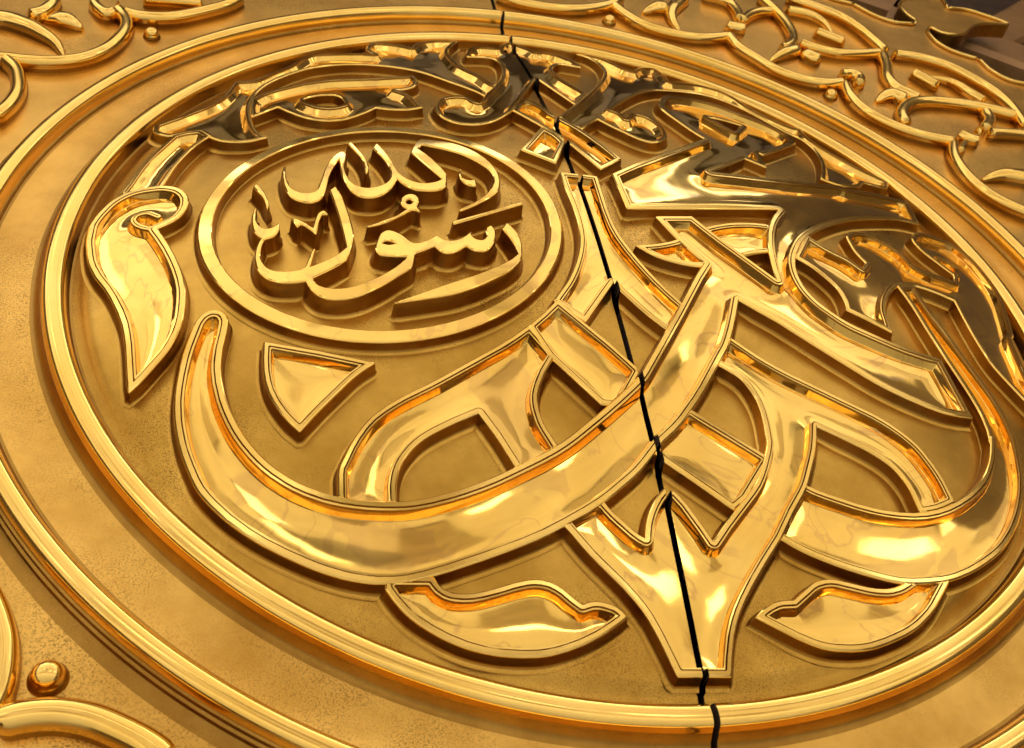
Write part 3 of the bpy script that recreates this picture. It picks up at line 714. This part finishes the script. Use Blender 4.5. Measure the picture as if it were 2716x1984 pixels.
   [(0.1791,-0.3165,1), (0.1971,-0.3318), (0.2349,-0.3676), (0.281,-0.4001), (0.3457,-0.4335), (0.4111,-0.4663), (0.4352,-0.4789), (0.4653,-0.4988), (0.499,-0.5314), (0.5162,-0.5644), (0.5275,-0.5995), (0.5331,-0.6453,1), (0.4899,-0.6636), (0.4532,-0.6722,1), (0.4519,-0.6681), (0.4467,-0.6237), (0.4271,-0.5861), (0.3949,-0.5611), (0.3475,-0.5365), (0.3044,-0.5164,1), (0.2868,-0.5646), (0.2633,-0.6102), (0.2805,-0.5785), (0.2596,-0.6162), (0.2447,-0.6417), (0.2071,-0.6877), (0.1722,-0.7343), (0.1377,-0.7723), (0.1018,-0.8145), (0.0743,-0.8518), (0.0581,-0.8823), (0.0478,-0.912), (0.0389,-0.9435,1), (-0.042,-0.9406,1), (-0.0521,-0.9089), (-0.0613,-0.8818), (-0.0753,-0.8484), (-0.098,-0.8138), (-0.1219,-0.7841), (-0.1436,-0.7568), (-0.1649,-0.7243,1), (-0.1819,-0.7005,1), (-0.1131,-0.6578,1), (-0.1008,-0.6833), (-0.0823,-0.7065), (-0.0648,-0.7256), (-0.0529,-0.7344,1), (-0.048,-0.7134), (-0.0386,-0.6913), (-0.023,-0.6671), (-0.0064,-0.6495,1), (0.0114,-0.6548,1), (0.0252,-0.6752), (0.0383,-0.7011), (0.0489,-0.7233), (0.056,-0.7399,1), (0.0795,-0.7136), (0.1183,-0.6738), (0.1548,-0.6354), (0.1831,-0.5882), (0.1979,-0.5543), (0.1994,-0.5406), (0.2022,-0.5214), (0.2042,-0.49), (0.1997,-0.4561), (0.1855,-0.4241), (0.1547,-0.399,1), (0.1404,-0.3785,1)],
   [], [], ['great'], 'pointed vertical letter stroke ending at the door joint'),
  ('slat', 'letter_stroke', 'mid', 0.026,
   [(0.0702,-0.4918,1), (0.0841,-0.5048), (0.1326,-0.5414), (0.1949,-0.589,1), (0.1299,-0.6669,1), (0.1039,-0.6857,1), (0.0494,-0.6382), (0.0021,-0.5981,1), (-0.0209,-0.5621,1)],
   [], [], ['great', 'foot'], None),
  ('bowl', 'letter_stroke', 'mid', 0.026,
   [(0.6478,-0.0993,1), (0.6983,-0.0846,1), (0.702,-0.1554), (0.7177,-0.2385), (0.735,-0.3155), (0.7485,-0.3793), (0.7539,-0.4394), (0.7488,-0.4923), (0.7346,-0.5403), (0.7168,-0.5853), (0.6833,-0.6395), (0.6424,-0.6881), (0.597,-0.7277), (0.5434,-0.7594), (0.4961,-0.7809), (0.4538,-0.7935), (0.3971,-0.8005), (0.3688,-0.8009), (0.3292,-0.7949), (0.2666,-0.7786), (0.2072,-0.7555), (0.1722,-0.7343,1), (0.1619,-0.7185,1), (0.2403,-0.6279,1), (0.2509,-0.6386), (0.3059,-0.6582), (0.3551,-0.6705), (0.4081,-0.6752), (0.454,-0.6721), (0.4967,-0.6612), (0.535,-0.6447), (0.5782,-0.6196), (0.6207,-0.5858), (0.656,-0.5434), (0.6864,-0.4892), (0.6772,-0.505), (0.686,-0.4698), (0.6878,-0.4259), (0.6829,-0.3816), (0.6735,-0.327), (0.668,-0.2914), (0.6613,-0.2288), (0.6566,-0.1508)],
   [], [], ['great', 'fly', 'foot'], 'wide bowl of the letter at lower right'),
  ('alif', 'letter_stroke', 'mid', 0.026,
   [(-0.0424,0.1472,1), (0.0092,0.144,1), (0.0369,0.1406,1), (0.0352,0.0869), (0.033,0.0135), (0.0375,-0.0538), (0.0541,-0.1156), (0.0828,-0.1858), (0.1182,-0.2459), (0.1427,-0.2728,1), (0.0865,-0.3516,1), (0.0741,-0.3218), (0.0449,-0.2857), (0.0074,-0.2277,1), (-0.0038,-0.2032,1), (-0.0413,-0.2574), (-0.0748,-0.3066,1), (-0.1244,-0.2556,1), (-0.0867,-0.1976), (-0.0615,-0.1413), (-0.0465,-0.0904), (-0.0401,-0.0432), (-0.039,0.022), (-0.0425,0.0847)],
   [], [], ['great', 'cross'], 'upright letter stroke split down its middle by the joint'),
  ('arch', 'letter_stroke', 'mid', 0.026,
   [(-0.1776,-0.3164,1), (-0.2254,-0.3555), (-0.2874,-0.3957), (-0.353,-0.4367), (-0.4156,-0.4709), (-0.4554,-0.5009), (-0.4828,-0.5377), (-0.5002,-0.5738), (-0.5076,-0.5918), (-0.5087,-0.6179), (-0.5094,-0.659,1), (-0.4204,-0.6735,1), (-0.4235,-0.6513), (-0.4226,-0.6225), (-0.415,-0.5948), (-0.4008,-0.5722), (-0.3761,-0.5481), (-0.3298,-0.5225), (-0.2859,-0.5028,1), (-0.261,-0.5527), (-0.2387,-0.6055), (-0.2232,-0.6361,1), (-0.1572,-0.591,1), (-0.1698,-0.5627), (-0.1842,-0.5227), (-0.1866,-0.4777), (-0.1717,-0.4348), (-0.1521,-0.4003), (-0.1417,-0.3857,1)],
   [], [], ['great', 'cross'], 'arched letter stroke rising out of the large bowl'),
  ('tri', 'letter_mark', 'mid', 0.026,
   [(-0.6235,-0.3259,1), (-0.5323,-0.3582), (-0.4449,-0.3915,1), (-0.473,-0.4123), (-0.5098,-0.4515), (-0.5395,-0.4857), (-0.5655,-0.518,1), (-0.5915,-0.4835), (-0.6124,-0.4402), (-0.6221,-0.3964)],
   [], [], [], 'hollow three-cornered mark under the oval'),
  ('leafl', 'leaf_ornament', 'mid', 0.026,
   [(-0.4459,-0.79,1), (-0.4323,-0.812), (-0.4125,-0.8354), (-0.3824,-0.8593), (-0.3447,-0.8808), (-0.3064,-0.8942), (-0.2675,-0.901), (-0.2276,-0.9024), (-0.186,-0.8945), (-0.1483,-0.8807), (-0.1179,-0.8646), (-0.102,-0.8543,1), (-0.1138,-0.84), (-0.135,-0.8307), (-0.1517,-0.8292), (-0.1663,-0.8329,1), (-0.1788,-0.8217), (-0.1935,-0.8069), (-0.2117,-0.796), (-0.2363,-0.7918), (-0.2644,-0.7958), (-0.2981,-0.8035), (-0.3255,-0.8071), (-0.3522,-0.8037), (-0.3663,-0.795), (-0.3773,-0.7778,1), (-0.4439,-0.772,1)],
   [], [], ['great'], None),
  ('leafr', 'leaf_ornament', 'mid', 0.026,
   [(0.0969,-0.8591,1), (0.1157,-0.845), (0.1401,-0.8349), (0.1657,-0.8333,1), (0.1854,-0.8199), (0.2092,-0.8046), (0.2372,-0.7985), (0.2689,-0.8032), (0.3003,-0.8098), (0.3338,-0.8116), (0.36,-0.8059), (0.3992,-0.7853,1), (0.4699,-0.7811,1), (0.4565,-0.7978), (0.4371,-0.8176), (0.4081,-0.8464), (0.3664,-0.8746), (0.3227,-0.893), (0.2754,-0.9065), (0.2357,-0.9096), (0.1958,-0.9056), (0.1619,-0.8931), (0.1266,-0.8748)],
   [], [], ['bowl'], None),
  ('s1', 'script_letter', 'script', 0.038,
   [(-0.5908,0.1605,1), (-0.592,0.1371), (-0.59,0.1094), (-0.5824,0.0796), (-0.5684,0.0615), (-0.5521,0.0545), (-0.5357,0.0591), (-0.5254,0.0885), (-0.5178,0.1285), (-0.5047,0.17), (-0.4917,0.1936), (-0.4804,0.2007), (-0.474,0.1921), (-0.4747,0.1748), (-0.4785,0.1509), (-0.4776,0.1226), (-0.4706,0.0925), (-0.4565,0.0706), (-0.4378,0.0628), (-0.4149,0.0676), (-0.3972,0.0834), (-0.3897,0.1057), (-0.3914,0.1336), (-0.4014,0.1702), (-0.4189,0.2113,1), (-0.4113,0.2334,1), (-0.3982,0.2001), (-0.3849,0.1573), (-0.3755,0.1166), (-0.3581,0.0887), (-0.3325,0.0746), (-0.3078,0.0788), (-0.2914,0.0899,1), (-0.3022,0.1106), (-0.3233,0.151), (-0.3448,0.1924,1), (-0.3329,0.2269), (-0.3223,0.2455,1), (-0.2892,0.2403), (-0.2518,0.2267), (-0.2164,0.1977), (-0.1908,0.1576), (-0.1792,0.1158), (-0.1794,0.0789), (-0.1883,0.0475), (-0.206,0.0263), (-0.2359,0.0017), (-0.2695,-0.0189,1), (-0.2677,-0.0128), (-0.2373,0.01), (-0.2118,0.0381), (-0.1951,0.0671), (-0.1896,0.0921), (-0.1931,0.1222), (-0.2097,0.1503), (-0.2413,0.184), (-0.2798,0.2071), (-0.3191,0.2242,1), (-0.3297,0.206,1), (-0.3087,0.173), (-0.2881,0.1269), (-0.2815,0.1073,1), (-0.2859,0.072), (-0.2907,0.0588), (-0.3057,0.0501), (-0.3299,0.0496), (-0.3511,0.0553), (-0.3689,0.0734), (-0.3795,0.0939,1), (-0.3967,0.0527), (-0.4144,0.0357), (-0.4336,0.0301), (-0.4521,0.0347), (-0.4678,0.0529), (-0.4785,0.0842), (-0.4846,0.1163), (-0.4859,0.1491), (-0.4862,0.1757,1), (-0.498,0.1502), (-0.5085,0.1161), (-0.5141,0.0829), (-0.5191,0.051), (-0.5292,0.0297), (-0.5455,0.0232), (-0.5639,0.0294), (-0.58,0.0438), (-0.5913,0.0742), (-0.5966,0.1102), (-0.5968,0.1424)],
   [], [], [], 'upper word of the script inside the oval'),
  ('s2', 'script_letter', 'script', 0.038,
   [(-0.468,0.2327,1), (-0.4627,0.2386), (-0.4535,0.2186), (-0.4402,0.1847), (-0.4331,0.1548), (-0.4334,0.1264), (-0.4387,0.1083,1), (-0.4387,0.1408), (-0.4434,0.1701), (-0.4544,0.2007)],
   [], [], [], None),
  ('s3', 'script_letter', 'script', 0.038,
   [(-0.2503,0.1298,1), (-0.2532,0.1086), (-0.2498,0.0912), (-0.2381,0.0851), (-0.2261,0.0908,1), (-0.2286,0.0651,1), (-0.2448,0.0701), (-0.2551,0.0879), (-0.2567,0.1109)],
   [], [], [], None),
  ('s4', 'script_letter', 'script', 0.038,
   [(-0.286,-0.0516,1), (-0.1461,0.0138,1), (-0.1447,0.0068,1), (-0.2857,-0.0594,1)],
   [], [], [], 'thin straight stroke at the right inside the oval'),
  ('s5', 'script_letter', 'script', 0.038,
   [(-0.6514,0.0893,1), (-0.6458,0.0994), (-0.6349,0.0803), (-0.6251,0.049), (-0.6218,0.0277), (-0.6238,0.0077,1), (-0.6271,0.0326), (-0.6321,0.0521), (-0.6429,0.0737)],
   [], [], [], None),
  ('s6', 'script_letter', 'script', 0.038,
   [(-0.6408,0.0305,1), (-0.6455,0.0069), (-0.6435,-0.021), (-0.6359,-0.0413), (-0.6246,-0.0493), (-0.6113,-0.0454), (-0.6029,-0.0324,1), (-0.6023,-0.0552), (-0.6099,-0.0717), (-0.6274,-0.0796,1), (-0.6329,-0.1005), (-0.6342,-0.1232), (-0.6305,-0.1426), (-0.6205,-0.1609), (-0.6054,-0.1711), (-0.5862,-0.1745), (-0.569,-0.1732), (-0.5583,-0.1677), (-0.5517,-0.1488), (-0.545,-0.1271), (-0.5378,-0.112,1), (-0.544,-0.1428), (-0.5486,-0.1661,1), (-0.5257,-0.155), (-0.5014,-0.1384), (-0.4836,-0.1189,1), (-0.4902,-0.0579), (-0.4977,-0.0027), (-0.5088,0.0607,1), (-0.4978,0.074,1), (-0.4872,0.0375), (-0.4783,-0.0083), (-0.4711,-0.0632), (-0.47,-0.082), (-0.4741,-0.1143), (-0.4847,-0.1543,1), (-0.5044,-0.1705), (-0.5262,-0.185), (-0.5446,-0.1962,1), (-0.5331,-0.2161), (-0.5121,-0.2258), (-0.4844,-0.2261), (-0.4519,-0.2143), (-0.4184,-0.1939), (-0.3905,-0.1687), (-0.3764,-0.1505,1), (-0.4091,-0.1471), (-0.4266,-0.1425), (-0.4328,-0.1263), (-0.4279,-0.1033), (-0.4199,-0.0818), (-0.407,-0.0744), (-0.3851,-0.0874), (-0.3685,-0.1102), (-0.3598,-0.1149), (-0.3387,-0.1077), (-0.3202,-0.0917,1), (-0.313,-0.1018), (-0.3023,-0.1093), (-0.2836,-0.1071), (-0.266,-0.0943), (-0.2496,-0.0729,1), (-0.2566,-0.0888), (-0.2508,-0.1036), (-0.2374,-0.108), (-0.2277,-0.0962), (-0.2277,-0.0774), (-0.2163,-0.0619,1), (-0.2102,-0.079), (-0.2127,-0.1016), (-0.2204,-0.1218), (-0.2328,-0.1373), (-0.2547,-0.1373), (-0.2693,-0.1236,1), (-0.2821,-0.136), (-0.2965,-0.1435), (-0.3123,-0.1424), (-0.3264,-0.1232,1), (-0.3479,-0.136), (-0.3632,-0.1442), (-0.3678,-0.1613), (-0.3726,-0.1814), (-0.3947,-0.2002), (-0.4266,-0.2258), (-0.4574,-0.244), (-0.4852,-0.2526), (-0.5084,-0.2527), (-0.5293,-0.2454), (-0.5459,-0.2265), (-0.5553,-0.2016,1), (-0.5754,-0.2032), (-0.6009,-0.2001), (-0.6222,-0.1877), (-0.6365,-0.1654), (-0.6429,-0.1375), (-0.6426,-0.1133), (-0.6388,-0.0907), (-0.633,-0.076,1), (-0.6449,-0.058), (-0.6504,-0.0315), (-0.6507,-0.0043), (-0.6466,0.0151)],
   [[(-0.4215,-0.111,1), (-0.4109,-0.1026), (-0.4021,-0.1056), (-0.394,-0.1133,1), (-0.4073,-0.1172)]], [], [], 'lower word of the script inside the oval'),
  ('s7', 'script_letter', 'script', 0.038,
   [(-0.58,-0.0256,1), (-0.571,-0.0259), (-0.5553,-0.04), (-0.5419,-0.0567,1), (-0.5371,-0.0304), (-0.5299,-0.0096), (-0.5207,-0.0053), (-0.5141,-0.019,1), (-0.5232,-0.0162), (-0.5303,-0.0331), (-0.5341,-0.0575), (-0.536,-0.0778,1), (-0.5487,-0.0578), (-0.5631,-0.043), (-0.5692,-0.0529,1)],
   [], [], [], None),
  ('s8', 'script_letter', 'script', 0.038,
   [(-0.3785,0.0139), (-0.372,0.0312), (-0.3596,0.0384), (-0.348,0.0338), (-0.3434,0.0169), (-0.3487,-0.0035), (-0.3428,-0.023,1), (-0.3565,-0.0134), (-0.3763,-0.0274), (-0.4101,-0.0503), (-0.4496,-0.063,1), (-0.4215,-0.0484), (-0.3929,-0.0329), (-0.3668,-0.0098,1), (-0.3745,-0.0026)],
   [[(-0.369,0.0144), (-0.3612,0.0233), (-0.3552,0.0152), (-0.3593,0.005), (-0.3664,0.0052)]], [], [], None),
  ('s9', 'script_letter', 'script', 0.038,
   [(-0.1952,-0.073,1), (-0.1853,-0.0534,1), (-0.1702,-0.0819), (-0.1655,-0.1117), (-0.1676,-0.1372), (-0.1736,-0.1621), (-0.1948,-0.1899), (-0.2323,-0.2167), (-0.2682,-0.2374), (-0.3071,-0.2523), (-0.3578,-0.2618), (-0.4097,-0.27,1), (-0.3678,-0.2514), (-0.3227,-0.2311), (-0.2648,-0.2065), (-0.2163,-0.1799), (-0.191,-0.1624), (-0.1753,-0.1452,1), (-0.1798,-0.1157), (-0.188,-0.0899)],
   [], [], [], None)]
for p in PIECES: relief(*p)
def ring_pts(cx, cy, r, n=220):
    return [(cx + r * math.cos(2 * math.pi * k / n), cy + r * math.sin(2 * math.pi * k / n)) for k in range(n)]
relief('oval', 'round_frame', 'flat', .022, ring_pts(-.4095, -.0055, .3385), [ring_pts(-.4080, -.0025, .3155)], [], [], 'round polished frame about the script', exact=True)

# ---------------------------------------------------------------- open lattice behind the cut-out of the sheet
lat = thing("lattice_screen", "dark brown crossed lattice bars seen through the cut-out at upper right", "lattice", (0.9, 0.16, HC + 0.6))
BARS = [((1.4479, 1.9457), (1.637, 1.8209), 0.085, -0.12), ((1.7219, 1.678), (2.0409, 1.4379), 0.1, -0.12), ((1.9686, 1.7726), (2.4768, 2.1927), 0.09, -0.2), ((1.5399, 1.7026), (1.747, 2.0652), 0.06, -0.2)]
def bar(p, q, wd, z, th):
    a, b = np.array(p), np.array(q); d = (b - a) / np.linalg.norm(b - a); n = np.array((-d[1], d[0]))
    V = []
    cs = [(-wd, -th), (-wd, -th * .25), (-wd * .8, 0), (wd * .8, 0), (wd, -th * .25), (wd, -th)]
    for e in (a - d * .2, b + d * .2):
        for u, h in cs:
            V.append(W(e[0] + n[0] * u, e[1] + n[1] * u, z + h))
    m = len(cs)
    F = [[k, (k + 1) % m, m + (k + 1) % m, m + k] for k in range(m)] + [list(range(m))[::-1], list(range(m, 2 * m))]
    link_mesh("bar", V, F, [WOOD], lat, None, angle=30)
for p, q, wd, z in BARS: bar(p, q, wd, z, .06)
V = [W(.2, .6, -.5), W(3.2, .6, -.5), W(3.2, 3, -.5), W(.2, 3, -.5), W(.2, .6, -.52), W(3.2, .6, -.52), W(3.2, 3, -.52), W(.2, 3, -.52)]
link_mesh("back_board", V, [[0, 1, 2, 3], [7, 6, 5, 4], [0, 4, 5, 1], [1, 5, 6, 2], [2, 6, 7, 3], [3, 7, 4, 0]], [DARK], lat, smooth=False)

# ---------------------------------------------------------------- added out of view for the brass to mirror: porch, pavement, building across the court
def box_mesh(name, x0, x1, y0, y1, z0, z1, mat, parent=None):
    V = [(x, y, z) for z in (z0, z1) for y in (y0, y1) for x in (x0, x1)]
    F = [[0, 2, 3, 1], [4, 5, 7, 6], [0, 1, 5, 4], [2, 6, 7, 3], [0, 4, 6, 2], [1, 3, 7, 5]]
    return link_mesh(name, V, F, [mat], parent, smooth=False)
g = link_mesh("ground", [(-300, -300, 0), (300, -300, 0), (300, 300, 0), (-300, 300, 0)], [[0, 1, 2, 3]], [MARBLE], smooth=False)
g["kind"] = "structure"; g["label"] = "pale marble pavement in front of the door"; 
PORCH_D, PORCH_H, FAC_Y, FAC_H = 1.5, 3.3, 12, 25
# added unseen gate wall and porch: dark surroundings for the brass, sun behind
porch = thing("porch", "added unseen gate wall and porch roof, mirrored dark in the brass", "porch", (0, 1, 0))
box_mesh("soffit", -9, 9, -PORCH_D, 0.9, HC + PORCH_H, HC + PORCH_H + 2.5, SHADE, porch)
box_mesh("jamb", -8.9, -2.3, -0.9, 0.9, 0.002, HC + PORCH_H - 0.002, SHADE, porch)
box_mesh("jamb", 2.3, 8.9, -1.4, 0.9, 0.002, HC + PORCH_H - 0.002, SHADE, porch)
box_mesh("wall", -25, 25, 0.91, 4, 0.002, 15, STONE, porch)
hall = thing("added_building", "added unseen building with white panels and openings, mirrored as glints in the brass", "building", (0, -FAC_Y - 2, 0))
OPEN = [(10.9, 14.4, 4.9, 6.6), (-5.4, -3.5, 6.2, 7.5), (11.8, 13.8, 15.0, 17.3), (3.7, 4.9, 4.0, 5.2), (0.9, 2.3, 3.0, 4.0), (-9.8, -8.3, 14.8, 16.6), (22.0, 26.0, 20.0, 23.0), (33.0, 37.0, 19.0, 23.5)]  # openings added where bright sky is to glint in the brass
xs = sorted({-45, 45, *(h[0] for h in OPEN), *(h[1] for h in OPEN)}); zs = sorted({0.002, FAC_H, *(h[2] for h in OPEN), *(h[3] for h in OPEN)})
V, F = [], []
for xa, xb in zip(xs, xs[1:]):
    for za, zb in zip(zs, zs[1:]):
        if any(h[0] <= xa and xb <= h[1] and h[2] <= za and zb <= h[3] for h in OPEN): continue
        b = len(V)
        V += [(x, y, z) for z in (za, zb) for y in (-FAC_Y - .5, -FAC_Y) for x in (xa, xb)]
        F += [[b + i for i in f] for f in ([0, 2, 3, 1], [4, 5, 7, 6], [0, 1, 5, 4], [2, 6, 7, 3], [0, 4, 6, 2], [1, 3, 7, 5])]
link_mesh("wall", V, F, [STONE], hall, smooth=False)
box_mesh("cornice", -45.5, 45.5, -FAC_Y - 4.5, -FAC_Y + .7, FAC_H + .002, FAC_H + 0.8, GLINT_WHITE, hall)  # white ledge added for a pale band in the brass
for zf in (1.2, 8.4, 12.6, 18.8):  # dark windows added to break up the mirrored wall
    for k in range(-8, 9):
        xk = k * 4.6 + 1.3 + (0.9 if zf > 8 else 0)
        box_mesh("window", xk - 0.8, xk + 0.8, -FAC_Y + .002, -FAC_Y + .10, zf, zf + 2.2, PANE, hall)
box_mesh("dark_panel", -1.3, 0.2, -FAC_Y + .002, -FAC_Y + .12, 3.6, 7.4, PANE, hall)  # added dark panel, mirrored as a brown patch in the brass
def glint_panel(x0, x1, z0, z1, out):  # white slopes added across the court for pale glints in the brass
    y = -FAC_Y
    V = [(x0, y + .003, z1), (x1, y + .003, z1), (x1, y + out, z0), (x0, y + out, z0), (x0, y + .003, z1 - .06), (x1, y + .003, z1 - .06), (x1, y + out, z0 - .06), (x0, y + out, z0 - .06)]
    link_mesh("glint_panel", V, [[0, 3, 2, 1], [4, 5, 6, 7], [0, 4, 7, 3], [3, 7, 6, 2], [2, 6, 5, 1], [0, 1, 5, 4]], [GLINT_WHITE], hall, smooth=False)
for x0, x1, z0, z1 in ((15.0, 17.2, 4.4, 5.8), (-3.2, -1.6, 6.9, 7.9), (-10.4, -8.2, 5.0, 6.8), (17.5, 20.5, 22.0, 24.0), (6.6, 8.4, 10.4, 11.6)):
    glint_panel(x0, x1, z0, z1, 0.9)
for k in range(-9, 10):       # ribs and beams added to the porch ceiling to vary what the brass mirrors
    box_mesh("rib", k * 0.9 - 0.16, k * 0.9 + 0.16, -PORCH_D + .02, 0.88, HC + PORCH_H - 0.14, HC + PORCH_H - .002, STONE, porch)
for yk in (-1.1, -0.4, 0.3):
    box_mesh("crossbeam", -8.8, 8.8, yk - 0.1, yk + 0.1, HC + PORCH_H - 0.22, HC + PORCH_H - .142, STONE, porch)
